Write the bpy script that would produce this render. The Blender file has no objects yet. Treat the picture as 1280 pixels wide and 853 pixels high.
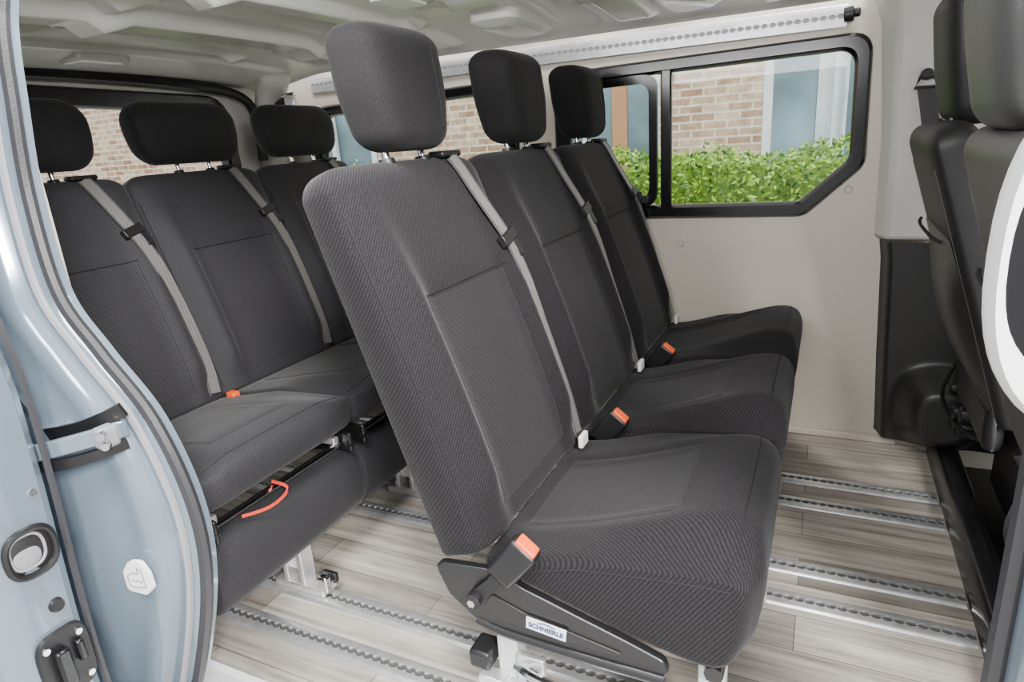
import bpy, bmesh, math, random
from mathutils import Vector, Matrix
from mathutils.geometry import tessellate_polygon
random.seed(7)
S=bpy.context.scene; COL=S.collection
# ------------------------------------------------------------------ materials
def nn(nt,t): return nt.nodes.new(t)
def mat(name,col,rough=.5,metal=0,bump=None,var=.06,vs=6,coat=0,sheen=0,spec=.5,stripe=None,twill=None):
    m=bpy.data.materials.new(name); m.use_nodes=True; nt=m.node_tree; b=nt.nodes['Principled BSDF']
    tc=nn(nt,'ShaderNodeTexCoord'); L=nt.links
    n=nn(nt,'ShaderNodeTexNoise'); n.inputs['Scale'].default_value=vs; n.inputs['Detail'].default_value=4
    L.new(tc.outputs['Object'],n.inputs['Vector'])
    r=nn(nt,'ShaderNodeValToRGB'); r.color_ramp.elements[0].position=.3; r.color_ramp.elements[1].position=.7
    r.color_ramp.elements[0].color=tuple(c*(1-var) for c in col)+(1,); r.color_ramp.elements[1].color=tuple(min(1,c*(1+var)) for c in col)+(1,)
    L.new(n.outputs['Fac'],r.inputs['Fac']); out=r.outputs['Color']
    b.inputs['Roughness'].default_value=rough; b.inputs['Metallic'].default_value=metal
    b.inputs['Coat Weight'].default_value=coat; b.inputs['Coat Roughness'].default_value=.06
    b.inputs['Sheen Weight'].default_value=sheen; b.inputs['Sheen Roughness'].default_value=.4
    b.inputs['Specular IOR Level'].default_value=spec
    for st in (stripe,twill):
        if not st: continue
        sc,ang,amt=st
        mp=nn(nt,'ShaderNodeMapping'); mp.inputs['Rotation'].default_value=ang
        w=nn(nt,'ShaderNodeTexWave'); w.inputs['Scale'].default_value=sc; w.inputs['Distortion'].default_value=.4; w.inputs['Detail'].default_value=1
        L.new(tc.outputs['Object'],mp.inputs['Vector']); L.new(mp.outputs[0],w.inputs['Vector'])
        mx=nn(nt,'ShaderNodeMixRGB'); mx.blend_type='MULTIPLY'; mx.inputs['Fac'].default_value=amt
        L.new(out,mx.inputs['Color1']); L.new(w.outputs['Color'],mx.inputs['Color2']); out=mx.outputs['Color']
    L.new(out,b.inputs['Base Color'])
    if bump:
        n2=nn(nt,'ShaderNodeTexNoise'); n2.inputs['Scale'].default_value=bump[0]; n2.inputs['Detail'].default_value=2
        L.new(tc.outputs['Object'],n2.inputs['Vector'])
        bp=nn(nt,'ShaderNodeBump'); bp.inputs['Strength'].default_value=bump[1]; bp.inputs['Distance'].default_value=.002
        L.new(n2.outputs['Fac'],bp.inputs['Height']); L.new(bp.outputs['Normal'],b.inputs['Normal'])
    return m
M={}
Q=math.pi/2
d_=Vector((1,1.1,-.7)).normalized(); e_=d_.orthogonal().normalized(); g_=d_.cross(e_)
TW=tuple(Matrix((d_,e_,g_)).to_euler('XYZ'))
M['fab']=mat('charcoal_fabric',(.0185,.0170,.0188),.9,bump=(520,.5),var=.28,vs=300,sheen=.09,spec=.2,stripe=(74,TW,.62))
M['panel']=mat('ribbed_fabric',(.0265,.0248,.0268),.9,bump=(520,.4),var=.2,vs=300,sheen=.09,spec=.2,stripe=(52,(0,0,Q),.60))
M['head']=mat('headrest_fabric',(.0115,.0105,.0112),.85,bump=(520,.4),var=.22,vs=300,sheen=.06,spec=.22,stripe=(84,TW,.45))
M['rearfab_lit']=mat('rear_fabric_lit',(.031,.030,.0345),.74,bump=(520,.4),var=.2,vs=300,sheen=.10,spec=.34,stripe=(74,TW,.45))  # seat fabric with the missing rear fill light put into its colour
M['rearpanel_lit']=mat('rear_ribbed_fabric_lit',(.036,.0345,.039),.8,bump=(520,.35),var=.18,vs=300,sheen=.10,spec=.28,stripe=(52,(0,0,Q),.50))  # insert fabric lightened to follow the light painted into the rear row
M['rearhead_lit']=mat('rear_headrest_fabric_lit',(.0180,.0168,.0185),.78,bump=(520,.35),var=.2,vs=300,sheen=.09,spec=.26,stripe=(84,TW,.4))  # lighter copy of the headrest fabric, rear light painted into the colour
M['cabfab']=mat('cab_seat_fabric',(.014,.0135,.014),.5,bump=(400,.2),var=.1,spec=.4)
M['greyfab']=mat('grey_seat_vinyl',(.036,.036,.036),.45,bump=(300,.15),var=.08)
M['seam']=mat('dark_seam',(.004,.004,.005),.8)
M['blk']=mat('black_plastic',(.009,.009,.010),.40,var=.1,bump=(150,.1))
M['gloss']=mat('gloss_black',(.006,.006,.007),.2)
M['trimblk']=mat('dark_trim',(.020,.019,.019),.38,bump=(300,.15))
M['metblk']=mat('black_painted_metal',(.009,.009,.010),.32,coat=.3)
M['chrome']=mat('chrome',(.8,.8,.8),.15,1)
M['alu']=mat('brushed_aluminium',(.78,.78,.79),.30,.75,var=.10,vs=40)
M['silver']=mat('silver_paint',(.66,.67,.68),.35,.3)
M['groove']=mat('rail_groove',(.09,.09,.09),.5,.3)
M['belt']=mat('grey_webbing',(.175,.168,.162),.34,stripe=(34,(0,0,Q),.28),sheen=.12)
M['beltedge']=mat('belt_edge',(.07,.068,.066),.5)
M['orange']=mat('orange_button',(.85,.10,.015),.4)
M['white']=mat('white_label',(.82,.82,.82),.5,var=.02)
M['ink']=mat('label_ink',(.03,.05,.16),.5)
M['red']=mat('red_strap',(.62,.04,.015),.6)
M['paint']=mat('pale_blue_paint',(.185,.235,.285),.16,.3,var=.03,coat=1)
M['seal']=mat('rubber_seal',(.032,.032,.036),.45,bump=(300,.2))
M['seallip']=mat('grey_seal_lip',(.26,.26,.28),.5)
M['wall']=mat('beige_wall_panel',(.66,.60,.51),.33,var=.03,vs=2,bump=(120,.03))
M['liner']=mat('headliner',(.69,.695,.645),.34,var=.03,vs=3,coat=.35)
M['pillar']=mat('pillar_plastic',(.60,.58,.54),.45,var=.03,bump=(300,.08))
M['wht']=mat('white_plastic',(.85,.86,.86),.35,var=.02)
M['lampframe']=mat('lamp_frame',(.42,.43,.40),.4)
M['lens']=mat('lamp_lens',(.97,.97,.94),.25,var=.01)
M['asph']=mat('paving',(.40,.38,.36),.9,var=.2,vs=3,bump=(60,.3))
M['winfr']=mat('building_frame',(.66,.70,.72),.5)
M['pane']=mat('building_pane',(.16,.24,.28),.12,var=.6,vs=1.2,spec=.5)
M['bark']=mat('curtain_wood',(.42,.22,.11),.6)
M['sheer']=mat('sheer_curtain',(.62,.70,.72),.8,var=.15,vs=5,stripe=(3.5,(0,0,0),.3))
def glass():
    m=bpy.data.materials.new('clear_glass'); m.use_nodes=True; nt=m.node_tree; nt.nodes.clear()
    o=nn(nt,'ShaderNodeOutputMaterial'); t=nn(nt,'ShaderNodeBsdfTransparent'); g=nn(nt,'ShaderNodeBsdfGlossy'); x=nn(nt,'ShaderNodeMixShader')
    t.inputs[0].default_value=(.90,.94,.92,1); g.inputs['Roughness'].default_value=.02; x.inputs[0].default_value=.015
    nt.links.new(t.outputs[0],x.inputs[1]); nt.links.new(g.outputs[0],x.inputs[2]); nt.links.new(x.outputs[0],o.inputs[0]); return m
M['glass']=glass()
def wood():
    m=bpy.data.materials.new('wood_vinyl'); m.use_nodes=True; nt=m.node_tree; b=nt.nodes['Principled BSDF']; L=nt.links
    tc=nn(nt,'ShaderNodeTexCoord')
    br=nn(nt,'ShaderNodeTexBrick'); br.inputs['Scale'].default_value=1; br.inputs['Brick Width'].default_value=.75; br.inputs['Row Height'].default_value=.105
    br.inputs['Mortar Size'].default_value=.0010; br.inputs['Color1'].default_value=(.57,.525,.47,1); br.inputs['Color2'].default_value=(.23,.21,.185,1); br.inputs['Mortar'].default_value=(.15,.135,.12,1)
    br.inputs['Bias'].default_value=-.15
    L.new(tc.outputs['Object'],br.inputs['Vector'])
    mp=nn(nt,'ShaderNodeMapping'); mp.inputs['Scale'].default_value=(1.2,22,1); L.new(tc.outputs['Object'],mp.inputs['Vector'])
    n=nn(nt,'ShaderNodeTexNoise'); n.inputs['Scale'].default_value=2.0; n.inputs['Detail'].default_value=9; n.inputs['Roughness'].default_value=.65; L.new(mp.outputs[0],n.inputs['Vector'])
    r=nn(nt,'ShaderNodeValToRGB'); r.color_ramp.elements[0].position=.32; r.color_ramp.elements[0].color=(.32,.305,.29,1); r.color_ramp.elements[1].position=.61; r.color_ramp.elements[1].color=(1.05,1.03,1.0,1)
    L.new(n.outputs['Fac'],r.inputs['Fac'])
    mx=nn(nt,'ShaderNodeMixRGB'); mx.blend_type='MULTIPLY'; mx.inputs['Fac'].default_value=.86
    L.new(br.outputs['Color'],mx.inputs['Color1']); L.new(r.outputs['Color'],mx.inputs['Color2']); L.new(mx.outputs['Color'],b.inputs['Base Color'])
    b.inputs['Roughness'].default_value=.38; b.inputs['Specular IOR Level'].default_value=.4
    return m
M['wood']=wood()
def brick():
    m=bpy.data.materials.new('red_brick'); m.use_nodes=True; nt=m.node_tree; b=nt.nodes['Principled BSDF']; L=nt.links
    tc=nn(nt,'ShaderNodeTexCoord'); s=nn(nt,'ShaderNodeSeparateXYZ'); c=nn(nt,'ShaderNodeCombineXYZ')
    L.new(tc.outputs['Object'],s.inputs[0]); L.new(s.outputs['X'],c.inputs['X']); L.new(s.outputs['Z'],c.inputs['Y'])
    br=nn(nt,'ShaderNodeTexBrick'); br.inputs['Scale'].default_value=1; br.inputs['Brick Width'].default_value=.20; br.inputs['Row Height'].default_value=.068
    br.inputs['Mortar Size'].default_value=.009; br.inputs['Color1'].default_value=(.34,.19,.12,1); br.inputs['Color2'].default_value=(.58,.44,.31,1); br.inputs['Mortar'].default_value=(.62,.575,.49,1)
    L.new(c.outputs[0],br.inputs['Vector'])
    n=nn(nt,'ShaderNodeTexNoise'); n.inputs['Scale'].default_value=10; n.inputs['Detail'].default_value=7; n.inputs['Roughness'].default_value=.7; L.new(c.outputs[0],n.inputs['Vector'])
    mx=nn(nt,'ShaderNodeMixRGB'); mx.blend_type='OVERLAY'; mx.inputs['Fac'].default_value=1.0
    L.new(br.outputs['Color'],mx.inputs['Color1']); L.new(n.outputs['Fac'],mx.inputs['Color2']); L.new(mx.outputs[0],b.inputs['Base Color']); b.inputs['Roughness'].default_value=.9
    return m
M['brick']=brick()
def leaf():
    m=bpy.data.materials.new('hedge_leaf'); m.use_nodes=True; nt=m.node_tree; b=nt.nodes['Principled BSDF']; L=nt.links
    g=nn(nt,'ShaderNodeNewGeometry'); r=nn(nt,'ShaderNodeValToRGB')
    r.color_ramp.elements[0].color=(.020,.085,.005,1); r.color_ramp.elements[1].color=(.33,.56,.05,1)
    L.new(g.outputs['Random Per Island'],r.inputs['Fac']); L.new(r.outputs['Color'],b.inputs['Base Color']); b.inputs['Roughness'].default_value=.45
    return m
M['leaf']=leaf()
# ------------------------------------------------------------------ mesh builder
class MB:
    def __init__(s): s.v=[]; s.f=[]
    def add(s,vs,fs):
        o=len(s.v); s.v+= [tuple(v) for v in vs]; s.f+=[tuple(i+o for i in f) for f in fs]; return s
    def box(s,c,d,R=None):
        vs=[]
        for x in(-.5,.5):
            for y in(-.5,.5):
                for z in(-.5,.5):
                    p=Vector((x*d[0],y*d[1],z*d[2]))
                    if R: p=R@p
                    vs.append(p+Vector(c))
        return s.add(vs,[(0,1,3,2),(4,6,7,5),(0,4,5,1),(2,3,7,6),(0,2,6,4),(1,5,7,3)])
    def loft(s,rings,closed=True,cap=True,loop=False):
        n=len(rings[0]); vs=[p for r in rings for p in r]; fs=[]
        m=len(rings)
        for i in range(m if loop else m-1):
            a=i*n; b=((i+1)%m)*n
            for j in range(n if closed else n-1):
                k=(j+1)%n; fs.append((a+j,a+k,b+k,b+j))
        if cap and not loop and closed:
            fs.append(tuple(range(n))[::-1]); fs.append(tuple(range((m-1)*n,m*n)))
        return s.add(vs,fs)
    def tube(s,pts,r,n=8,closed=False):
        pts=[Vector(p) for p in pts]; rings=[]; m=len(pts); up=None
        for i,p in enumerate(pts):
            if closed: t=pts[(i+1)%m]-pts[i-1]
            else: t=pts[min(i+1,m-1)]-pts[max(i-1,0)]
            t.normalize()
            if up is None:
                up=Vector((0,0,1)) if abs(t.z)<.9 else Vector((1,0,0))
            a=t.cross(up)
            if a.length<1e-5: a=t.orthogonal()
            a.normalize(); b=a.cross(t); up=b
            rr=r[i] if isinstance(r,(list,tuple)) else r
            rings.append([p+a*math.cos(2*math.pi*k/n)*rr+b*math.sin(2*math.pi*k/n)*rr for k in range(n)])
        return s.loft(rings,loop=closed)
    def prism(s,poly,y0,y1,axis='y'):
        def q(a,b,y): return {'y':(a,y,b),'x':(y,a,b),'z':(a,b,y)}[axis]
        return s.loft([[q(a,b,y0) for a,b in poly],[q(a,b,y1) for a,b in poly]])
    def ribbon(s,pts,wd,w,t):
        pts=[Vector(p) for p in pts]; rings=[]; m=len(pts)
        for i,p in enumerate(pts):
            d=(pts[min(i+1,m-1)]-pts[max(i-1,0)]).normalized(); W=Vector(wd[i] if isinstance(wd,list) else wd)
            W=(W-d*W.dot(d)).normalized(); N=W.cross(d)
            rings.append([p+W*w/2+N*t,p-W*w/2+N*t,p-W*w/2-N*t,p+W*w/2-N*t])
        return s.loft(rings)
    def holes(s,polys,fn):
        pl=[[Vector((a,b,0)) for a,b in p] for p in polys]; tr=tessellate_polygon(pl)
        flat=[fn(v.x,v.y) for p in pl for v in p]
        return s.add(flat,tr)
    def build(s,name,m,parent=None,bevel=0,smooth=True,ang=40,seg=2):
        me=bpy.data.meshes.new(name); me.from_pydata(s.v,[],s.f); me.validate(); me.update()
        bm=bmesh.new(); bm.from_mesh(me); bmesh.ops.recalc_face_normals(bm,faces=bm.faces); bm.to_mesh(me); bm.free()
        if smooth: me.shade_smooth(); me.set_sharp_from_angle(angle=math.radians(ang))
        o=bpy.data.objects.new(name,me); COL.objects.link(o); me.materials.append(M[m])
        if parent: o.parent=parent
        if bevel:
            b=o.modifiers.new('bevel','BEVEL'); b.width=bevel; b.segments=seg; b.limit_method='ANGLE'; b.angle_limit=.6; b.harden_normals=False
        return o
def tag(o,label,cat,group=None,kind=None):
    o['label']=label; o['category']=cat
    if group: o['group']=group
    if kind: o['kind']=kind
    return o
def empty(name,loc,label,cat,group=None):
    o=bpy.data.objects.new(name,None); COL.objects.link(o); o.location=loc; o.empty_display_size=.1
    return tag(o,label,cat,group)
def catmull(P,n,closed=False):
    P=[Vector(p) for p in P]; out=[]; m=len(P)
    for i in range(m if closed else m-1):
        g=lambda k: P[k%m] if closed else P[max(0,min(m-1,k))]
        a,b,c,d=g(i-1),g(i),g(i+1),g(i+2)
        for k in range(n):
            t=k/n; out.append(.5*((2*b)+(c-a)*t+(2*a-5*b+4*c-d)*t*t+(3*b-a-3*c+d)*t**3))
    if not closed: out.append(P[-1])
    return out
def lerp(xs,ys,x):
    if x<=xs[0]: return ys[0]
    for i in range(len(xs)-1):
        if x<=xs[i+1]: return ys[i]+(ys[i+1]-ys[i])*(x-xs[i])/(xs[i+1]-xs[i]+1e-9)
    return ys[-1]
def sm(a,b,x):
    t=max(0,min(1,(x-a)/(b-a))); return t*t*(3-2*t)
def inset(P,d):
    n=len(P); out=[]
    for i in range(n):
        a=Vector(P[i-1]);b=Vector(P[i]);c=Vector(P[(i+1)%n])
        u=(b-a).normalized();v=(c-b).normalized(); nu=Vector((-u.y,u.x)); nv=Vector((-v.y,v.x))
        k=(nu+nv); k=k/ (1+nu.dot(nv)); out.append(tuple(b+k*d))
    return out
def roundp(P,r,n=6):
    out=[];m=len(P)
    for i in range(m):
        b=Vector(P[i]);u=(Vector(P[i-1])-b);v=(Vector(P[(i+1)%m])-b)
        lu,lv=u.length,v.length;u.normalize();v.normalize()
        ang=math.acos(max(-1,min(1,u.dot(v)))); d=min(r/math.tan(ang/2),lu*.48,lv*.48)
        p0=b+u*d;p1=b+v*d
        for k in range(n+1):
            t=k/n; out.append(tuple((1-t)**2*p0+2*t*(1-t)*b+t*t*p1))
    return out
# ------------------------------------------------------------------ camera (24 mm class lens)
cx,cy=640,426.5
vpx=(-1076,300); vpy=(1040,150)
ax,ay=vpx[0]-cx,-(vpx[1]-cy); bx,by=vpy[0]-cx,-(vpy[1]-cy)
f=math.sqrt(-(ax*bx+ay*by))
ex=-Vector((ax,ay,-f)).normalized(); ey=Vector((bx,by,-f)); ey=(ey-ex*ey.dot(ex)).normalized(); ez=ex.cross(ey)
R=Matrix(((ex.x,ex.y,ex.z),(ey.x,ey.y,ey.z),(ez.x,ez.y,ez.z)))
cam=bpy.data.cameras.new('camera'); co=bpy.data.objects.new('camera',cam); COL.objects.link(co)
cam.sensor_width=36; cam.lens=f/1280*36; cam.clip_start=.02
co.matrix_world=Matrix.Translation((0,0,1.0))@R.to_4x4(); S.camera=co
# ------------------------------------------------------------------ SETTING
YF=2.19
fl=MB().box((-.895,1.45,-.012),(2.45,1.50,.024)).build('floor','wood'); tag(fl,'grey wood plank vinyl floor of the van','floor',kind='structure')
st=MB().box((-.5,.69,-.07),(1.9,.02,.16)).box((-.5,.62,-.16),(1.9,.16,.02)).build('trim_1','wht',bevel=.006); tag(st,'white step edge along the door side of the floor','step edge',kind='structure')
# ceiling
xs=[]; x=-2.14
while x<1.3: xs.append(x); x+=.006
sec=catmull([(.60,1.24),(.63,1.285),(.72,1.325),(1.0,1.345),(1.4,1.352),(1.8,1.345),(2.05,1.325),(2.12,1.305)],5)
def rib(x):
    r=0
    for c,w,d in((-1.97,.10,.018),(-1.70,.055,-.05),(-1.50,.050,.035),(-1.33,.055,-.05),(-1.14,.035,.03),(-.70,.06,-.04),(-.52,.05,.03),(-.10,.08,.035),(.25,.05,-.03),(.6,.2,.015)):
        r+=d*sm(w+.008,w-.008,abs(x-c))
    return r
def lip(x,y):
    return .022*(sm(.03,.016,abs(y-1.05))+sm(.03,.016,abs(y-1.72)))*sm(-1.86,-1.84,x)*sm(-1.06,-1.08,x)+.02*sm(.028,.016,abs(y-1.60))*sm(-.92,-.90,x)*sm(.3,.28,x)
rings=[[ (x,p.x,p.y-lip(x,p.x)-rib(x)*min(1,max(0,(min(p.x-.66,2.06-p.x))/.1)) - .045*sm(-1.75,-2.14,x)) for p in catmull(sec,2)] for x in xs]
ce=MB().loft(rings,closed=False,cap=False).build('ceiling','liner',ang=60); tag(ce,'pale headliner with pressed cross ribs','ceiling',kind='structure')
# far wall with two window openings
w1=[(-.86,.725),(-.06,.725),(.095,.87),(.088,1.228),(-.86,1.212)]
w2=[(-1.98,.75),(-1.0,.735),(-1.0,1.212),(-1.90,1.19)]
def fw(a,b): return (a,YF,b)
wl=MB().holes([[(-2.14,-.25),(.70,-.25),(.70,1.36),(-2.14,1.36)],roundp(inset(w1,.014),.055),roundp(inset(w2,.014),.06)],fw)
wo=wl.build('wall_far','wall'); tag(wo,'beige side wall panel with glazed openings','wall',kind='structure')
def window(name,poly,r,band,fn,label):
    a=roundp(poly,r); b=roundp(inset(poly,band),r*.8); c=roundp(inset(poly,.008),r); e=roundp(inset(poly,band-.008),r*.8)
    o=MB().loft([[fn(x,z,.012) for x,z in a],[fn(x,z,-.008) for x,z in a],[fn(x,z,-.018) for x,z in c],[fn(x,z,-.018) for x,z in e],[fn(x,z,-.008) for x,z in b],[fn(x,z,.03) for x,z in b]],cap=False).build(name,'gloss')
    tag(o,label,'window',kind='structure')
    MB().add([fn(x,z,.012) for x,z in b],[tuple(range(len(b)))]).build('pane','glass',o,smooth=False)
    return o
fy=lambda x,z,d:(x,YF+d,z)
win=window('window_1',w1,.06,.042,fy,'side window with chamfered corner and sliding section')
MB().box((-.478,YF-.004,.97),(.034,.022,.46)).build('divider','gloss',win,bevel=.005)
sp=[(-.825,.765),(-.505,.765),(-.505,1.178),(-.825,1.172)]
a=roundp(sp,.05); b=roundp(inset(sp,.026),.04)
MB().loft([[fy(x,z,.0) for x,z in a],[fy(x,z,-.02) for x,z in a],[fy(x,z,-.02) for x,z in b],[fy(x,z,.0) for x,z in b]],cap=False,loop=True).build('slider_frame','gloss',win)
MB().box((-.57,YF-.03,.790),(.085,.022,.026)).box((-.57,YF-.042,.800),(.04,.014,.036)).build('slider_catch','blk',win,bevel=.004)
window('window_2',w2,.07,.04,fy,'rear quarter window beside the rear row')
# tailgate
XR=-2.13
tg=[(.80,.72),(1.97,.72),(1.95,1.245),(.82,1.265)]
fx=lambda y,z,d:(XR-d,y,z)
tw=MB().holes([[(.6,-.02),(2.19,-.02),(2.19,1.36),(.6,1.36)],roundp(inset(tg,.02),.09)],lambda a,b:(XR,a,b)).build('wall_rear','pillar'); tag(tw,'grey trimmed tailgate wall behind the rear row','wall',kind='structure')
window('window_3',tg,.12,.06,fx,'tailgate window in a black surround')
tr=MB().tube(catmull([(-2.1,2.12,0),(-2.1,2.12,.8),(-2.08,2.11,1.1),(-2.0,2.06,1.25),(-1.9,2.0,1.32)],5),[.06]*20+[.05],10).build('trim_2','pillar'); tag(tr,'rounded grey corner pillar beside the tailgate window','pillar trim',kind='structure')
tr=MB().tube(catmull([(-2.09,.72,1.27),(-2.07,1.1,1.285),(-2.07,1.7,1.275),(-2.07,2.0,1.22),(-2.08,2.04,1.0)],8),.018,8).build('trim_3','blk'); tag(tr,'black tailgate seal along the roof edge','seal',kind='structure')
def rail_mesh(x0,x1,base=.028,hole=.0062,step=.021,gap=.0034,lip=.020,h=.006):
    m=MB(); n=int((x1-x0)/step*10)
    vs=[];fs=[]
    for i in range(n+1):
        x=x0+(x1-x0)*i/n; ph=((x-x0)/step)%1-.5; g=gap+ (math.sqrt(max(0,.16-ph*ph))*hole*2.1 if abs(ph)<.4 else 0)
        vs+=[(x,-base,.0),(x,-base+.004,h-.002),(x,-lip,h),(x,-g,h),(x,-g,.001),(x,g,.001),(x,g,h),(x,lip,h),(x,base-.004,h-.002),(x,base,.0)]
    for i in range(n):
        for j in range(9):
            if j==4: continue
            a=i*10+j; fs.append((a,a+1,a+11,a+10))
    return m.add(vs,fs)
def rail(name,loc,x0,x1,label,group,rot=None,cat='rail',**k):
    m=rail_mesh(x0,x1,**k); o=m.build(name,'alu',ang=30); o.location=loc
    if rot: o.rotation_euler=rot
    tag(o,label,cat,group)
    MB().box(((x0+x1)/2,0,.0016),(x1-x0,.022,.0012)).build('groove','groove' if group else 'seallip',o)
    return o
for (y,x0,l) in((.828,-1.98,'perforated aluminium floor rail nearest the door opening'),(.950,-1.98,'perforated aluminium floor rail, second from the door opening'),
    (1.308,-1.98,'perforated aluminium floor rail, third from the door opening'),(1.428,-1.98,'perforated aluminium floor rail, fourth from the door opening'),
    (1.728,-1.98,'perforated aluminium floor rail, second from the beige wall'),(1.86,-1.98,'perforated aluminium floor rail closest to the beige wall')):
    rail('floor_rail',(0,y,.0005),x0,.325,l,'perforated floor rails')
rail('roof_rail',(0,2.184,1.272),-1.9,.02,'perforated silver rail along the top of the beige wall',None,(math.radians(88),0,0),hole=.0072,step=.022,gap=.0005,base=.030,lip=.027,h=.004)
kn=MB().tube([(.01,2.165,1.272),(.035,2.165,1.274)],[.018,.02],12).tube([(.03,2.165,1.274),(.05,2.16,1.275)],[.012,.012],10).build('end_stop','blk',bevel=.003); tag(kn,'black end stop at the front end of the roof rail','end stop')
for (x,z,l) in((.058,.80,'small grey clip under the window corner on the beige wall'),(-.43,.64,'small grey clip on the beige wall above the far seat')):
    c=MB().tube([(x,YF,z),(x,YF-.008,z)],[.012,.009],14).build('wall_clip','pillar'); tag(c,l,'clip')
bs=MB().box((-.9,YF-.006,.012),(2.3,.012,.022)).build('baseboard_far','wall',bevel=.003); tag(bs,'beige edge strip where wall meets floor','baseboard',kind='structure')
# pillar B far
o=MB().loft([[(.13,2.19,.66),(.16,2.13,.66),(.27,2.12,.66),(.33,2.19,.66)],[(.125,2.19,.95),(.155,2.125,.95),(.27,2.115,.95),(.33,2.19,.95)],[(.10,2.19,1.24),(.14,2.10,1.24),(.27,2.08,1.24),(.33,2.19,1.24)],[(.06,2.19,1.36),(.10,2.04,1.36),(.30,2.02,1.36),(.34,2.19,1.36)]]).build('trim_4','pillar',bevel=.012); tag(o,'light grey plastic pillar beside the side window','pillar trim',kind='structure')
def ltrim(u,z):
    x0=lerp([.06,.30,.60,.655],[.186,.172,.158,.150],z)
    x=x0+(.62-x0)*u
    y=2.19-.065*sm(0,.05,u)-.04*u
    r=(abs((x-.345)/.135)**2.6+abs((z-.165)/.145)**2.6)**(1/2.6)
    y-=.095*sm(0,.55,1-r)
    return (x,y,z)
nu,nz=70,70; vs=[ltrim(i/nu,.045+.61*j/nz) for j in range(nz+1) for i in range(nu+1)]
fs=[(j*(nu+1)+i,j*(nu+1)+i+1,(j+1)*(nu+1)+i+1,(j+1)*(nu+1)+i) for j in range(nz) for i in range(nu)]
lo=MB().add(vs,fs).build('trim_5','trimblk',ang=70); tag(lo,'dark lower pillar trim with moulded bulge beside the beige wall','pillar trim',kind='structure')
an=empty('belt_guide',(.215,2.10,1.085),'black belt guide on the grey pillar','belt guide')
MB().tube([(0,.02,.012),(0,-.018,.012)],[.016,.014],14).build('anchor_bolt','blk',an,bevel=.003)
MB().tube([(-.026,-.012,-.02),(-.016,-.014,.004),(.016,-.014,.004),(.026,-.012,-.02)],.005,8,closed=True).build('loop','blk',an)
MB().ribbon(catmull([(0,-.012,-.02),(.02,-.02,-.12),(.05,-.035,-.30),(.07,-.04,-.42)],6),(1,0,0),.040,.001).build('webbing','trimblk',an)
th=MB().prism([(.330,-.03),(.330,.055),(.338,.072),(.372,.080),(.392,.070),(.40,.02),(.40,-.03)],.72,2.16).build('trim_6','metblk',bevel=.006); tag(th,'black threshold bar across the front edge of the floor','threshold',kind='structure')
cf=MB().box((.84,1.42,-.06),(1.05,1.57,.02)).build('floor_cab','blk'); tag(cf,'black cab floor under the front seats','floor',kind='structure')
cw=MB().box((1.0,2.2,.35),(.72,.03,1.0)).box((.67,2.2,1.1),(.06,.03,.5)).build('wall_cab','trimblk',bevel=.01); tag(cw,'dark cab door panel beyond the driver seat','wall',kind='structure')
# dome lights
def dome(x,y,z,label):
    d=MB(); p=roundp([(x-.058,y-.085),(x+.058,y-.085),(x+.058,y+.085),(x-.058,y+.085)],.025); q=roundp([(x-.050,y-.076),(x+.050,y-.076),(x+.050,y+.076),(x-.050,y+.076)],.02)
    o=d.loft([[(a,b,z+.03) for a,b in p],[(a,b,z-.003) for a,b in p],[(a,b,z-.007) for a,b in q]]).build('ceiling_light','lampframe'); tag(o,label,'ceiling light',group='interior roof lamps')
    q=roundp([(x-.044,y-.066),(x+.044,y-.066),(x+.044,y+.066),(x-.044,y+.066)],.015)
    MB().loft([[(a,b,z-.005) for a,b in q],[(a,b,z-.012) for a,b in q]]).build('lens','lens',o,bevel=.003)
dome(-1.95,1.33,1.309,'white roof lamp above the rear row')
dome(-.95,1.44,1.346,'white roof lamp above the gap between the rows')
def duct(x,y,label):
    q=roundp([(x-.10,y-.14),(x+.05,y-.14),(x+.05,y+.16),(x-.10,y+.2)],.05); q2=roundp([(x-.075,y-.11),(x+.03,y-.11),(x+.03,y+.13),(x-.075,y+.17)],.04)
    o=MB().loft([[(a,b,1.36) for a,b in q],[(a,b,1.322) for a,b in q],[(a,b,1.308) for a,b in q2]]).build('roof_duct','liner',bevel=.004); tag(o,label,'air duct','roof ducts')
duct(-.83,1.86,'pale roof duct moulding nearer the rear of the ceiling'); duct(-.33,1.82,'pale roof duct moulding near the front of the ceiling')
rb=empty('belt_reel',(-1.93,2.06,1.20),'dark belt reel bracket at the roof corner above the rear row','belt reel')
MB().tube([(-.03,0,0),(.03,-.02,0)],.026,14).build('reel','blk',rb)
MB().box((0,-.01,.035),(.12,.02,.014)).build('bracket','chrome',rb,bevel=.003)
MB().box((.05,-.03,.0),(.05,.02,.05)).build('cover','alu',rb,bevel=.006)
# body quarter, jamb and door seal (near side)
CP=[(-1.058,.65,1.34),(-1.084,.62,1.231),(-1.101,.61,1.104),(-1.108,.60,.966),(-1.074,.585,.82),(-.998,.58,.729),(-.910,.58,.625),(-.864,.58,.48),(-.865,.57,.337),(-.93,.56,.144),(-1.0,.56,.03),(-1.03,.56,-.2)]
cc=catmull(CP,8)
prof=[(-.012,.03),(-.012,.0),(-.03,-.012),(-.045,-.014),(-.052,-.030),(-.060,-.042),(-.085,-.047),(-.12,-.053),(-.128,-.062),(-.16,-.066),(-.165,-.072),(-.25,-.078),(-.6,-.08),(-1.13,-.08)]
rings=[[(p.x+a if a>-.3 else min(p.x+a, -1.5 if a<-.5 else 9) if a>-1 else -2.2, p.y+b, p.z) for a,b in prof] for p in cc]
bq=MB().loft(rings,closed=False,cap=False).build('wall_near','paint',ang=50); tag(bq,'pale blue painted body quarter around the door opening','body panel',kind='structure')
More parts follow.
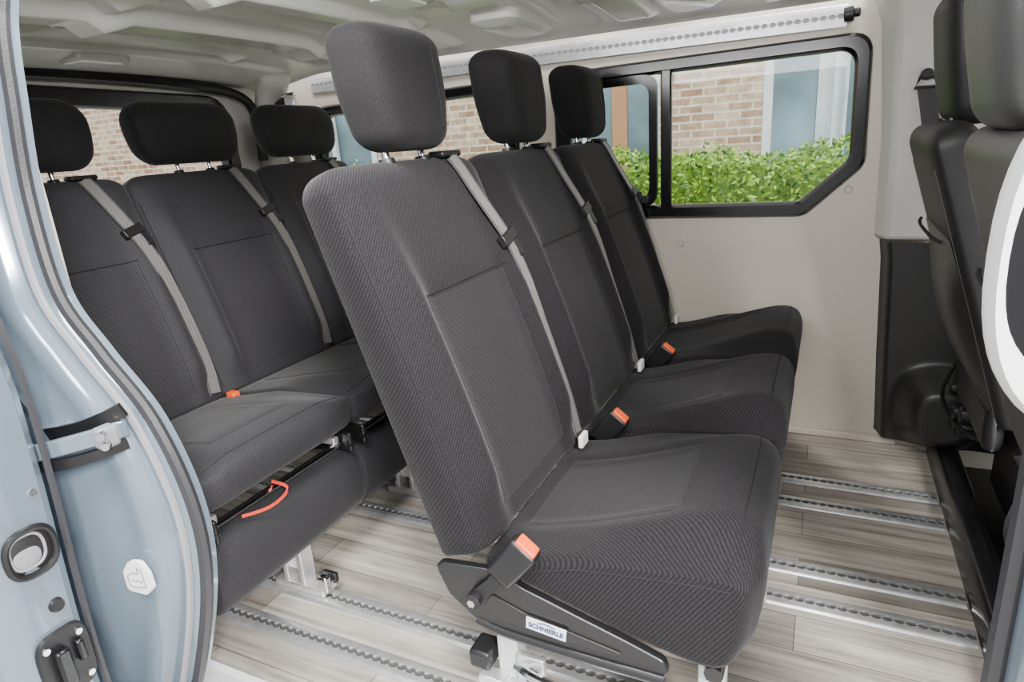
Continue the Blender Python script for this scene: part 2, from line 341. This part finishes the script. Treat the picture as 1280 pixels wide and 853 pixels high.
iw=MB().box((-1.64,.64,.6),(.98,.02,1.3)).build('wall_near_inner','wall'); tag(iw,'inner side panel behind the door pillar','wall',kind='structure')
sl=MB().tube([p+Vector((-.010,.006,0)) for p in cc],.0105,8).build('trim_7','seal'); tag(sl,'dark rubber door seal around the pillar','door seal',kind='structure')
MB().tube([p+Vector((-.028,-.012,0)) for p in cc],.006,6).build('seal_lip','seallip',sl)
def dp(a,z,k=0): return (-.938+a*.80,.5165+a*.16-.001+k,.387+z*.85)
out=roundp([(-.030,-.030),(.014,-.036),(.030,-.020),(.028,.012),(.014,.036),(-.012,.034),(-.030,.010)],.012)
dc=MB().loft([[dp(a,z,k) for a,z in out] for k in(.001,-.006)]).build('sticker','wht'); tag(dc,'white sticker with latch drawing on the painted door pillar','sticker')
sy=[(-.020,-.018),(-.020,.004),(-.008,.010),(.006,.010),(.006,.022),(.016,.016),(.016,-.004),(.018,-.018),(-.004,-.020),(-.020,-.018)]
MB().tube([dp(a,z,-.007) for a,z in sy],.0009,6).build('symbol','seallip',dc)
MB().tube([dp(-.012+.024*k/8,-.006+.003*math.sin(k*1.6),-.007) for k in range(9)],.0009,6).build('symbol','seallip',dc)
# sliding door (open, pushed back)
DX=[(-.2,-.93),(.1,-.94),(.257,-.95),(.535,-.97),(.734,-.989),(.83,-1.01),(.95,-1.06),(1.2,-1.12),(1.3,-1.16)]
def dx(z): return lerp([a for a,_ in DX],[b for _,b in DX],z)
rings=[]
for k in range(32):
    z=-.2+1.5*k/31; X=dx(z); yo=.02*sm(.5,1.2,z); i=.432+.03*sm(.25,.8,z)
    rings.append([(X-1.1,i,z),(X-.03,i,z),(X-.010,i-.004,z),(X,i-.016,z),(X+.002,i-.05,z),(X,.345+yo,z),(X-.012,.325+yo,z),(X-.04,.315+yo,z),(X-1.1,.31+yo,z)])
dr=MB().loft(rings).build('door_1','paint',ang=35); tag(dr,'pale blue sliding door pushed open','sliding door',kind='structure')
def ell(xf,y,z,ry,rz,n=28,p=2.6):
    r=[]
    for j in range(n):
        q=2*math.pi*j/n; c,s=math.cos(q),math.sin(q)
        r.append((xf,y+ry*math.copysign(abs(c)**(2/p),c),z+rz*math.copysign(abs(s)**(2/p),s)))
    return r
X=dx(.503)+.003
h=MB().tube(ell(X+.002,.398,.503,.031,.034),.005,8,closed=True).build('grip_cup','blk',dr)
MB().loft([ell(X-.001,.398,.503,.030,.033),ell(X+.0005,.398,.503,.028,.031)]).build('recess','trimblk',h)
MB().tube(ell(X+.002,.394,.506,.022,.025),.0022,6,closed=True).build('metal_rim','seallip',h)
MB().loft([ell(X+.001,.392,.497,.018,.014),ell(X+.002,.392,.497,.016,.012)]).build('inner_wall','seallip',h)
X=dx(.411)+.002
MB().tube([(X-.002,.405,.411),(X+.005,.405,.411)],[.011,.009],14).build('plug','blk',dr)
MB().tube([(dx(.58)-.002,.425,.58),(dx(.58)+.004,.425,.58)],[.006,.005],10).build('screw','chrome',dr)
X=dx(.335)+.003
lt=MB().loft([ell(X,.393,.325,.036,.055,p=4),ell(X+.006,.393,.325,.034,.053,p=4)]).build('latch','blk',dr)
MB().box((X+.012,.385,.325),(.016,.02,.06)).build('latch_jaw','gloss',lt,bevel=.004)
MB().box((X+.010,.41,.335),(.012,.012,.035)).build('latch_jaw','gloss',lt,bevel=.004)
for yy,zz in((.37,.362),(.415,.362),(.37,.288),(.415,.288)): MB().tube([(X+.005,yy,zz),(X+.010,yy,zz)],[.006,.005],8).build('latch_screw','chrome',lt)
MB().tube([(dx(z)-.0,.434+.03*sm(.25,.8,z),z) for z in [ .0+.9*k/20 for k in range(21)]],.005,6).build('door_edge_seal','seal',dr)
# roller arm
ra=empty('roller_arm',(-.95,.5,.6),'body coloured roller arm with silver bolts between sliding door and body','hinge arm')
def rel(m,o): 
    m.v=[tuple(Vector(v)-o.location) for v in m.v]; return m
rel(MB().ribbon(catmull([(-1.02,.455,.616),(-.99,.475,.620),(-.955,.505,.626),(-.935,.53,.630),(-.93,.55,.630)],5),(0,0,1),.026,.005),ra).build('arm','paint',ra,bevel=.003)
rel(MB().ribbon(catmull([(-1.02,.458,.594),(-.98,.48,.596),(-.945,.51,.602),(-.93,.545,.606)],5),(0,0,1),.016,.005),ra).build('lower_arm','blk',ra)
rel(MB().box((-.938,.522,.626),(.022,.03,.034)),ra).build('roller_bracket','seallip',ra,bevel=.005)
for p in((-.930,.512,.634),(-.928,.514,.618)):
    rel(MB().tube([Vector(p),Vector(p)+Vector((.008,-.008,.0))],[.007,.006],10),ra).build('bolt','chrome',ra)
rel(MB().ribbon(catmull([(-1.16,.505,.60),(-1.08,.512,.612),(-1.0,.520,.63),(-.95,.532,.648),(-.925,.548,.66)],6),(0,0,1),.022,.004),ra).build('slide_channel','blk',ra)
# near B pillar
bp=MB().loft([[(.172,.62,z),(.164,.60,z),(.172,.57,z),(.19,.54,z),(.28,.50,z),(.36,.50,z),(.36,.62,z)] for z in(-.2,.3,.8,1.34)]).build('trim_8','paint',ang=60); tag(bp,'pale painted front door pillar at the photo edge','body pillar',kind='structure')
MB().tube([(.165,.59,-.2),(.165,.59,1.34)],.010,8).build('seal','seal',bp)
def ellz(y,cx_,cz,rx,rz,n=44,p=2.4):
    o=[]
    for j in range(n):
        c,s=math.cos(2*math.pi*j/n),math.sin(2*math.pi*j/n)
        o.append((cx_+rx*math.copysign(abs(c)**(2/p),c),y,cz+rz*math.copysign(abs(s)**(2/p),s)))
    return o
gh=MB().loft([ellz(.588,.180,.897,.064,.120),ellz(.578,.180,.897,.070,.128),ellz(.562,.180,.897,.070,.128),ellz(.553,.180,.897,.066,.122),ellz(.554,.180,.897,.061,.092),ellz(.565,.180,.897,.060,.088)],cap=False).build('pillar_panel','wht'); tag(gh,'rounded white panel rim with dark inset on the front door pillar','panel')
MB().loft([ellz(.575,.180,.897,.0645,.094),ellz(.560,.180,.897,.0615,.090)]).build('dark_inset','gloss',gh)
hd=MB().box((-.45,.635,1.325),(1.25,.05,.07)).build('trim_9','paint',bevel=.015); tag(hd,'painted header above the sliding door opening','door header',kind='structure')
# ------------------------------------------------------------------ SEATS
SW=.462; YC=SW/2
O=Vector((-.492,0,.365)); U=Vector((-.3157,0,.9489)); N=Vector((.9489,0,.3157)); LB=.645
def front(s,t,n=4.0):
    th=.058-.010*t
    d=th*(max(0,1-abs(s)**n))**(1/n)
    d+=.021*sm(.02,.18,t)*sm(1.0,.62,t)*math.exp(-((abs(s)-.76)/.14)**2)
    d+=.014*math.sin(math.pi*min(1,t*1.25))*(1-s*s)
    d-=.010*sm(.69,.59,t)*sm(.72,.50,abs(s))
    return d
def backd(s,t,n=6):
    return (.058-.012*t)*(max(0,1-abs(s)**n))**(1/n)
def F(s,t,off=0):
    return O+U*(LB*t)+N*(front(s,t)+off)+Vector((0,YC+YC*s,0))
def backrest_mesh():
    rings=[]
    sv=[math.cos(math.pi*k/64) for k in range(65)]; bv=[-math.cos(math.pi*k/24) for k in range(1,24)]
    def ring(l,we,ts):
        t=l/LB; r=[]
        for s in sv: r.append(O+U*l+N*(front(s,t)*ts)+Vector((0,YC+we*s,0)))
        for s in bv: r.append(O+U*l-N*(backd(s,t)*ts)+Vector((0,YC+we*s,0)))
        return r
    r0=.010
    for k in range(5):
        p=k/4*math.pi/2; rings.append(ring(r0*(1-math.cos(p)),YC-r0*(1-math.sin(p)),1-.2*(1-math.sin(p))))
    rt=.042
    for k in range(1,50): rings.append(ring(r0+(LB-rt-r0)*k/50,YC,1))
    for k in range(11):
        p=k/10*math.pi/2; rings.append(ring(LB-rt+rt*math.sin(p),YC-.050*(1-math.cos(p)),1-.65*(1-math.cos(p))))
    return MB().loft(rings)
def patch(fn,s0,s1,t0,t1,ns=28,nt=32,off=.0014):
    vs=[];fs=[]
    for i in range(nt+1):
        for j in range(ns+1):
            e=off if 0<i<nt and 0<j<ns else -.002
            vs.append(fn(s0+(s1-s0)*j/ns,t0+(t1-t0)*i/nt,e))
    for i in range(nt):
        for j in range(ns):
            a=i*(ns+1)+j; fs.append((a,a+1,a+ns+2,a+ns+1))
    return MB().add(vs,fs)
PF=[(-.455,.370),(-.40,.378),(-.30,.406),(-.20,.442),(-.13,.463),(-.085,.467),(-.056,.456),(-.043,.434),(-.039,.400),(-.043,.352),(-.052,.31),(-.072,.280),(-.12,.270),(-.22,.290),(-.38,.336),(-.44,.352)]
PRr=[(-.455,.375),(-.36,.396),(-.22,.424),(-.10,.440),(-.03,.444),(.000,.436),(.012,.414),(.010,.378),(-.004,.356),(-.05,.346),(-.3,.336),(-.44,.343)]
def plan(s,rear):
    return (.016*sm(.74,1,-s) if s<0 else (.016 if rear else .046)*sm(.55,1,s))
def cushion_mesh(P,lev,crown,w,rear):
    q=catmull([(a,b,0) for a,b in P],5,True); n=len(q)
    nor=[]
    for i in range(n):
        d=q[(i+1)%n]-q[i-1]; d.normalize(); nor.append(Vector((-d.y,d.x,0)))
    y0=YC-w/2; r=.020; dish=.004 if rear else .010
    def zz(z,up,s,x=0):
        z=z+up*(crown*(1-s*s))
        z-=up*dish*sm(.64,.40,abs(s))*sm(-.12,-.22,x)*sm(-.46,-.42,x)
        return z-max(0,z-lev)*.7*sm(.55,1.0,abs(s))
    rings=[]
    def ring(y,ins):
        s=(y-YC)/(w/2); out=[]
        for p,m in zip(q,nor):
            pt=p-m*ins
            out.append((pt.x-max(0,m.x)*plan(s,rear),y,zz(pt.y,max(0,m.y),s,pt.x)))
        return out
    for k in range(7):
        p=k/6*math.pi/2; rings.append(ring(y0+r*(1-math.cos(p)),r*.8*(1-math.sin(p))))
    for k in range(1,40): rings.append(ring(y0+r+(w-2*r)*k/40,0))
    for k in range(7):
        p=(6-k)/6*math.pi/2; rings.append(ring(y0+w-r*(1-math.cos(p)),r*.8*(1-math.sin(p))))
    top=[(p.x,p.y) for p,m in zip(q,nor) if m.y>.35]; top.sort()
    return MB().loft(rings),top,zz
def headrest_mesh(w,t,z0,z1,x0,rt,rb,taper,lean=.12):
    rings=[]; H=z1-z0; lv=[]
    for k in range(8):
        p=k/7*math.pi/2; lv.append((z0+rb*(1-math.cos(p)),rb*(1-math.sin(p)),rb))
    for k in range(1,10): lv.append((z0+rb+(H-rb-rt)*k/10,0,rt))
    for k in range(8):
        p=k/7*math.pi/2; lv.append((z1-rt+rt*math.sin(p),rt*(1-math.cos(p)),rt))
    for z,ins,rr in lv:
        h=(z-z0)/H
        ww=w*(taper+(1-taper)*sm(0,.6,h))-ins; tt=t*(.88+.12*sm(0,.5,h))*(1-.72*ins/rr)
        xc=x0-lean*(z-(z0+z1)/2); r=[]
        for j in range(56):
            q=2*math.pi*j/56; c,s_=math.cos(q),math.sin(q)
            r.append((xc+tt*math.copysign(abs(c)**(2/3.8),c),YC+ww*math.copysign(abs(s_)**(2/3.8),s_),z))
        rings.append(r)
    return MB().loft(rings)
def make_seat(name,loc,label,group,rear=False,fab='fab',front_seat=False):
    R_=empty(name,loc,label,'seat',group)
    br=backrest_mesh().build('backrest',fab,R_,ang=70)
    ins=fab if front_seat else ('rearpanel_lit' if rear else 'panel')
    patch(F,-.62,.62,.05,.64).build('back_insert',ins,br,ang=80)
    for s in(-.965,.965): MB().tube([F(s,.04+.84*k/24,.0004) for k in range(25)],.0016,5).build('seam','seam',br)
    for s in(-.62,.62): MB().tube([F(s,.06+.58*k/24,.0002) for k in range(25)],.0009,5).build('seam','seam',br)
    MB().tube([F(-.95+1.9*k/24,.64,.0006) for k in range(4,21)],.0013,5).build('seam','seam',br)
    lev,crown=(.418,.003) if rear else (.408,.004)
    w=.460 if rear else .462
    cm,top,zz=cushion_mesh(PRr if rear else PF,lev,crown,w,rear)
    cu=cm.build('cushion',fab,R_,ang=60)
    tx=[a for a,_ in top]; tz=[b for _,b in top]
    def Cf(s,t,off):
        x=-.43+(.34 if rear else .26)*t
        return Vector((x,YC+w/2*s*(1-.06*t),zz(lerp(tx,tz,x),.96,s,x)+off+.001))
    patch(Cf,-.54,.54,0,1).build('cushion_insert',ins,cu,ang=80)
    for sg in(-1,1):
        pts=[(x,YC+sg*(w/2-.0010),zz(lerp(tx,tz,x),.9,1.0,x)-.016) for x in [-.40+(.32 if not rear else .38)*k/24 for k in range(25)]]
        MB().tube(pts,.0016,5).build('seam','seam',cu)
    xf=-.020 if rear else -.075
    MB().tube([(xf-plan(s,rear)*.8,YC+w/2*s,zz(lerp(tx,tz,xf-plan(s,rear)*.8),.9,s,xf)+.0002) for s in [-.93+1.86*k/36 for k in range(37)]],.0013,5).build('seam','seam',cu)
    hx=-.71 if fab=='greyfab' else -.655
    if rear: hm=headrest_mesh(.174,.056,1.006,1.178,-.690,.06,.05,.93)
    elif front_seat: hm=headrest_mesh(.142,.052,.972,1.240,hx,.045,.04,.87)
    else: hm=headrest_mesh(.107,.061,.998,1.200,-.684,.036,.036,.85)
    hr=hm.build('headrest','greyfab' if fab=='greyfab' else ('cabfab' if front_seat else ('rearhead_lit' if rear else 'head')),R_,ang=70)
    if not rear and not front_seat:
        MB().tube([( -.684+.0603*(.88+.12*sm(0,.5,.06+.84*k/14))-.12*((.06+.84*k/14)-.5)*.2, YC+.050,.998+.202*(.06+.84*k/14)) for k in range(2,14)],.002,5).build('seam','seam',hr)
    for yy in(-.055,.055):
        MB().tube([(-.668,YC+yy,.955),((hx if front_seat else -.683),YC+yy,1.03)],.0065,10).build('post','chrome' if not front_seat else 'blk',hr)
        MB().tube([(-.672,YC+yy,.968),(-.675,YC+yy,.988)],[.017,.013],12).build('post_collar','blk',br)
    if front_seat:
        MB().box((-.28,YC,.16),(.36,.36,.27)).build('pedestal','blk',R_,bevel=.03)
        for yy in(.03,SW-.03): MB().tube([(-.50,yy,.30),(-.47,yy,.24),(-.2,yy,.24)],.014,8).build('slide_rail','metblk',R_)
        MB().box((-.545,YC,.34),(.04,.40,.11)).build('recliner','blk',R_,bevel=.02)
        for yy,zz_ in((.40,.30),(.33,.26),(.24,.29)):
            MB().tube([(-.575,yy,zz_),(-.535,yy,zz_)],[.018,.022],12).build('adjuster_knob','metblk',R_,bevel=.003)
        MB().box((-.52,.38,.20),(.09,.10,.05)).build('rail_housing','blk',R_,bevel=.012)
        MB().tube(catmull([(-.56,.44,.36),(-.59,.40,.28),(-.56,.34,.22),(-.50,.28,.20)],5),.006,6).build('cable','metblk',R_)
        po=[]
        for i in range(13):
            for j in range(13):
                s=-1+2*i/12; t=j/12; bulge=.035*(1-s**4)*math.sin(math.pi*min(1,.15+t*.85))
                po.append(O+U*(.06+.36*t)-N*(.056+bulge-.006)+Vector((0,YC+.20*s,0)))
        MB().add(po,[(i*13+j,i*13+j+1,(i+1)*13+j+1,(i+1)*13+j) for i in range(12) for j in range(12)]).build('back_pocket','trimblk' if fab!='greyfab' else fab,br,ang=80)
        MB().tube([O+U*(.42)-N*(.060+.02*(1-(-1+2*k/16)**4)*.6)+Vector((0,YC+.20*(-1+2*k/16),0)) for k in range(17)],.004,6).build('pocket_edge','seam',br)
        for s in(-.86,.86): MB().tube([O+U*(LB*(.04+.84*k/20))-N*(backd(s,.04+.84*k/20)+.0004)+Vector((0,YC+YC*s,0)) for k in range(21)],.0014,5).build('seam','beltedge',br)
        return R_
    st_=[(.48,.985),(.52,.95),(.60,.88),(.69,.78),(.78,.66),(.85,.52),(.885,.38),(.895,.24),(.885,.12),(.84,.03)]
    pts=catmull([F(s,t,.007 if k else .002) for k,(s,t) in enumerate(st_)],5)
    for _ in range(14): pts=[pts[0]]+[pts[k]*.5+(pts[k-1]+pts[k+1])*.25 for k in range(1,len(pts)-1)]+[pts[-1]]
    bl=MB().ribbon(pts,(0,1,0),.035,.001).build('seat_belt','belt',R_,ang=30)
    i=16 if rear else 18; p=pts[i]; d=(pts[i+1]-pts[i-1]).normalized()
    wv=Vector((0,1,0)); wv=(wv-d*wv.dot(d)).normalized(); nv=wv.cross(d)
    for sg in(-1,1): MB().ribbon([q+wv*.0165*sg for q in pts],(0,1,0),.004,.0016).build('belt_edge','beltedge',bl,ang=30)
    Rm=Matrix((wv,d,nv)).transposed()
    MB().box(p,(.060,.024,.016),Rm).box(p+d*.026+wv*.020,(.022,.048,.005),Rm).build('tongue','blk',bl,bevel=.004)
    MB().box(F(.50,1.0,-.012),(.035,.07,.012)).build('belt_guide','blk',br,bevel=.005)
    if not rear:
        e=F(.84,.03,.02)
        MB().box(e+Vector((.008,-.026,-.006)),(.010,.036,.026)).build('care_tag','white',R_,bevel=.002)
    return R_
def add_buckle(R_,y):
    d=Vector((.62,0,.78)).normalized(); w=Vector((0,1,0)); n=w.cross(d); Rm=Matrix((n,w,d)).transposed()
    c=Vector((-.392,y,.394))
    b=MB().box(c,(.048,.030,.080),Rm).build('buckle','blk',R_,bevel=.006)
    MB().box(c+d*.037,(.036,.024,.016),Rm).build('release_button','orange',b,bevel=.003)
    MB().ribbon([(-.462,y-.006,.312),(-.43,y-.004,.345),tuple(c-d*.02)],n,.022,.003).build('stalk','blk',b)
    MB().tube([(-.462,y-.016,.312),(-.462,y+.004,.312)],[.013,.013],12).build('pivot','blk',b)
    MB().tube([(-.462,y-.022,.312),(-.462,y-.012,.312)],[.007,.007],6).build('pivot_bolt','chrome',b)
def copy_tree(o,parent=None):
    c=o.copy(); COL.objects.link(c)
    if parent: c.parent=parent
    for ch in list(o.children): copy_tree(ch,c)
    return c
GF='seats of the middle row'
s1=make_seat('van_seat',(0,.758,0),'charcoal fabric seat nearest the door in the middle row',GF)
SF=roundp([(-.545,.352),(-.520,.295),(-.474,.258),(-.42,.246),(-.172,.240),(-.158,.255),(-.165,.276),(-.216,.292),(-.30,.316),(-.381,.340),(-.430,.362)],.015,3)
def frames(R_):
    fr=MB().prism(SF,-.010,.006).build('side_frame','metblk',R_,bevel=.003)
    MB().tube(catmull([(-.47,-.006,.256),(-.42,-.008,.248),(-.30,-.009,.244),(-.165,-.009,.243)],4),.009,10).build('lower_tube','metblk',fr)
    MB().prism(roundp([(-.455,.288),(-.42,.270),(-.24,.264),(-.225,.272),(-.38,.298),(-.44,.318)],.008,3),-.013,-.008).build('reinforcement','metblk',fr,bevel=.002)
    for x in(-.44,-.105):
        l=MB().box((x,.045,.13),(.038,.038,.25)).build('leg','silver',R_,bevel=.004)
        MB().box((x,.055,.022),(.09,.06,.024)).build('rail_clamp','alu',l,bevel=.004)
    for x,z in((-.47,.235),(-.10,.255)): MB().tube([(x,.012,z),(x,.43,z)],.014,8).build('cross_tube','metblk',R_)
    return fr
fr=frames(s1)
s2=copy_tree(s1); s2.location=(0,1.233,0); s2['label']='charcoal fabric seat in the centre of the middle row'
s3=copy_tree(s1); s3.location=(0,1.710,0); s3['label']='charcoal fabric seat of the middle row beside the beige wall'
add_buckle(s1,-.016); add_buckle(s2,.006); add_buckle(s3,.008)
def text_mesh(body,size,name,m,parent,mw,ext=.0004):
    cu=bpy.data.curves.new('t','FONT'); cu.body=body; cu.size=size; cu.align_x='CENTER'; cu.align_y='CENTER'; cu.extrude=ext; cu.offset=.0004
    o=bpy.data.objects.new('t',cu); COL.objects.link(o); bpy.context.view_layer.update()
    me=bpy.data.meshes.new_from_object(o.evaluated_get(bpy.context.evaluated_depsgraph_get())); bpy.data.objects.remove(o)
    me.transform(mw); me.materials.clear(); me.materials.append(M[m]); me.name=name
    p=bpy.data.objects.new(name,me); COL.objects.link(p); p.parent=parent; return p
ang=math.radians(-6)
sx=Vector((math.cos(ang),0,math.sin(ang))); sz=Vector((-math.sin(ang),0,math.cos(ang))); c=Vector((-.345,-.0155,.283))
Rm=Matrix((sx,sz,Vector((0,-1,0)))).transposed()
stk=MB().box(c,(.066,.021,.0015),Rm).build('sticker','white',fr)
T=Matrix.Translation(c+Vector((0,-.001,0))-sz*.002)@Rm.to_4x4()
text_mesh('SCHNIERLE',.0115,'lettering','ink',fr,T)
MB().ribbon(catmull([c+Vector((0,-.0012,0))+sx*a+sz*b for a,b in((-.014,.0055),(-.005,.0080),(.006,.0080),(.014,.0058))],4),sz,.0016,.0004).build('emblem','ink',fr)
# release mechanism under the near seat
MB().tube(catmull([(-.42,.02,.155),(-.37,.0,.160),(-.27,.0,.150),(-.20,.02,.135)],5),.008,8).build('lock_lever','chrome',s1)
MB().tube([(-.46,.02,.120),(-.14,.02,.115)],.009,8).build('lock_bar','alu',s1)
MB().box((-.485,.03,.155),(.040,.05,.035)).build('lever_block','blk',s1,bevel=.006)
MB().box((-.46,.01,.125),(.05,.03,.02)).build('lever_foot','alu',s1,bevel=.004)
MB().box((-.395,.025,.13),(.05,.012,.10)).build('bracket_plate','alu',s1,bevel=.003)
MB().box((-.15,.03,.15),(.05,.012,.08)).build('bracket_plate','alu',s1,bevel=.003)
MB().tube([(-.39,.008,.15),(-.39,.03,.15)],.011,8).build('bracket_bolt','blk',s1)
MB().box((-.27,.03,.10),(.30,.03,.02)).build('cross_bar','alu',s1,bevel=.004)
# rear row
GR='seats of the rear row'
r1=make_seat('van_seat',(-1.03,.702,0),'charcoal rear row seat closest to the door pillar',GR,rear=True,fab='rearfab_lit')
def rear_base(R_):
    MB().loft([[( -.05+.055*(e)*math.copysign(abs(math.cos(q))**.8,math.cos(q)), y, .200+.084*e*math.copysign(abs(math.sin(q))**.75,math.sin(q))) for q in [2*math.pi*j/32 for j in range(32)]] for y,e in((.001,.90),(.004,.97),(.012,1),(.15,1),(.3,1),(.450,1),(.458,.97),(.461,.90))]).build('leg_rest_roll','rearfab_lit',R_,ang=60)
    MB().tube([(-.10,.02,.315),(-.10,.43,.315)],.016,10).build('hinge_bar','metblk',R_)
    MB().tube([(-.03,.03,.31),(-.03,.42,.31)],.008,8).build('hinge_rod','chrome',R_)
    for yy in(.02,.43):
        h=MB().box((-.03,yy,.315),(.07,.010,.05)).build('hinge_plate','metblk',R_,bevel=.004)
        MB().tube([(-.005,yy-.008,.31),(-.005,yy+.010,.31)],.010,10).build('hinge_bolt','blk',h)
        MB().box((-.05,yy+(.02 if yy<.1 else -.02),.325),(.05,.018,.018)).build('hinge_link','alu',h,bevel=.003)
    l=MB().box((-.08,.25,.085),(.014,.040,.15)).build('leg','alu',R_,bevel=.003)
    l2=MB().box((-.03,.25,.085),(.014,.040,.15)).build('leg','alu',R_,bevel=.003)
    MB().box((-.055,.25,.09),(.04,.010,.06)).build('leg_web','silver',l,bevel=.002)
    MB().box((-.045,.255,.020),(.15,.052,.022)).build('rail_clamp','alu',l,bevel=.005)
    MB().box((.03,.240,.045),(.026,.020,.04)).build('clamp_lever','chrome',l2,bevel=.005)
    MB().box((.02,.272,.040),(.040,.014,.026)).build('clamp_block','blk',l2,bevel=.004)
    for xx in(-.10,.0): MB().tube([(xx,.255,.028),(xx,.255,.040)],[.009,.009],6).build('clamp_bolt','chrome',l)
    MB().prism([(-.46,.33),(-.06,.33),(-.06,.27),(-.40,.2),(-.46,.25)],.01,.02).build('side_frame','metblk',R_,bevel=.003)
rear_base(r1)
r2=copy_tree(r1); r2.location=(-1.03,1.1655,0); r2['label']='charcoal seat in the middle of the rear row'
r3=copy_tree(r1); r3.location=(-1.03,1.629,0); r3['label']='charcoal rear row seat in the far corner by the quarter window'
MB().ribbon(catmull([(-.03,.20,.325),(.006,.205,.316),(.010,.19,.302),(.002,.15,.294),(-.02,.10,.298)],6),(0,.3,1),.007,.001).build('release_strap','red',r1)
MB().box((-.40,.445,.388),(.03,.024,.03)).build('buckle','orange',r1,bevel=.004)
# cab seats
GC='cab seats seen from behind'
d1=make_seat('cab_seat',(.905,1.53,0),'dark front seat standing beside the grey pillar',GC,fab='cabfab',front_seat=True)
d2=make_seat('cab_seat',(.920,.86,0),'dark grey front seat cut off by the right photo edge',GC,fab='greyfab',front_seat=True)
# ------------------------------------------------------------------ OUTSIDE
gr=MB().box((-3,3,-.62),(30,26,.1)).build('ground','asph'); tag(gr,'grey paving outside the van','ground',kind='structure')
bd=empty('brick_building',(-3,6.0,-.57),'tan brick building standing behind the green hedge','building')
def relb(m): return rel(m,bd)
YW=6.0
ops=[(-.52,.95,.55,2.4),(-2.75,-1.37,.55,2.4),(-5.6,-4.45,.55,2.4),(2.6,4.0,.55,2.4)]
relb(MB().holes([[(-16,-.57),(9,-.57),(9,5.5),(-16,5.5)]]+[[(a,c),(b,c),(b,d),(a,d)] for a,b,c,d in ops],lambda a,b:(a,YW,b))).build('wall','brick',bd,smooth=False)
for a,b,c,d in ops:
    fo=[(a,c),(b,c),(b,d),(a,d)]; fi=inset(fo,.07)
    w=relb(MB().loft([[(x,YW-.01,z) for x,z in fo],[(x,YW-.01,z) for x,z in fi],[(x,YW+.06,z) for x,z in fi]],cap=False).box(((a+b)/2,YW+.02,(c+d)/2),(.06,.05,d-c))).build('window','winfr',bd)
    relb(MB().box(((a+b)/2,YW-.03,c-.03),(b-a+.1,.12,.06))).build('sill','winfr',w)
    relb(MB().box(((a+b)/2,YW+.08,(c+d)/2),(b-a,.01,d-c))).build('pane','pane',w)
relb(MB().box((-1.75,YW+.06,1.2),(.14,.02,1.3))).build('curtain','bark',bd)
relb(MB().ribbon([(-.12+.02*k,YW+.06+.012*math.sin(k*1.7),1.45) for k in range(12)],(0,0,1),1.7,.003)).build('curtain','sheer',bd)
hb=MB()
for i in range(22000):
    x=random.uniform(-7,2.5); side=random.random()
    top=.80+.03*math.sin(x*3.1)+.03*math.sin(x*7.7+1)
    if side<.7: y=4.75+random.gauss(0,.04); z=random.uniform(.15,top)
    else: y=random.uniform(4.75,5.35); z=top+random.gauss(0,.03)
    p=Vector((x,y,z)); a=Vector((random.gauss(0,1),random.gauss(0,.6),random.gauss(0,.8))).normalized(); n=Vector((random.gauss(0,.6),-1,random.gauss(.5,.6))); b_=a.cross(n)
    if b_.length<.01: continue
    b_.normalize(); l=random.uniform(.035,.06); w=l*.45
    hb.add([p-a*l*.5,p+b_*w*.5,p+a*l*.5,p-b_*w*.5],[(0,1,2,3)])
he=hb.build('hedge','leaf',smooth=False); tag(he,'bright green clipped hedge in front of the brick building','hedge')
MB().box((-2.25,5.1,.085),(9.4,.55,1.31)).build('hedge_core','leaf',he)
# ------------------------------------------------------------------ LIGHT
w=bpy.data.worlds.new('sky'); S.world=w; w.use_nodes=True; b=w.node_tree.nodes['Background']; b.inputs[0].default_value=(.96,.98,1,1); b.inputs[1].default_value=1.6
def area(loc,tgt,size,e,col=(1,1,1)):
    l=bpy.data.lights.new('fill_light','AREA'); l.energy=e; l.size=size; l.color=col; o=bpy.data.objects.new('fill_light',l); COL.objects.link(o)
    o.location=loc; o.rotation_euler=(Vector(tgt)-Vector(loc)).to_track_quat('-Z','Y').to_euler(); return o
area((1.5,-1.1,2.1),(-.4,1.3,.4),.7,310,(1,.985,.96))  # added fill lamp outside the open door, brightens the interior
l=area((-.50,.70,1.27),(-.60,1.5,.2),.5,16); l.data.shape='RECTANGLE'; l.data.size=1.1; l.data.size_y=.10  # added fill lamp below the door header, out of view, lifts the cabin
su=bpy.data.lights.new('sun','SUN'); su.energy=3.6; su.angle=math.radians(20); so=bpy.data.objects.new('sun',su); COL.objects.link(so); so.rotation_euler=(math.radians(28),math.radians(12),0)
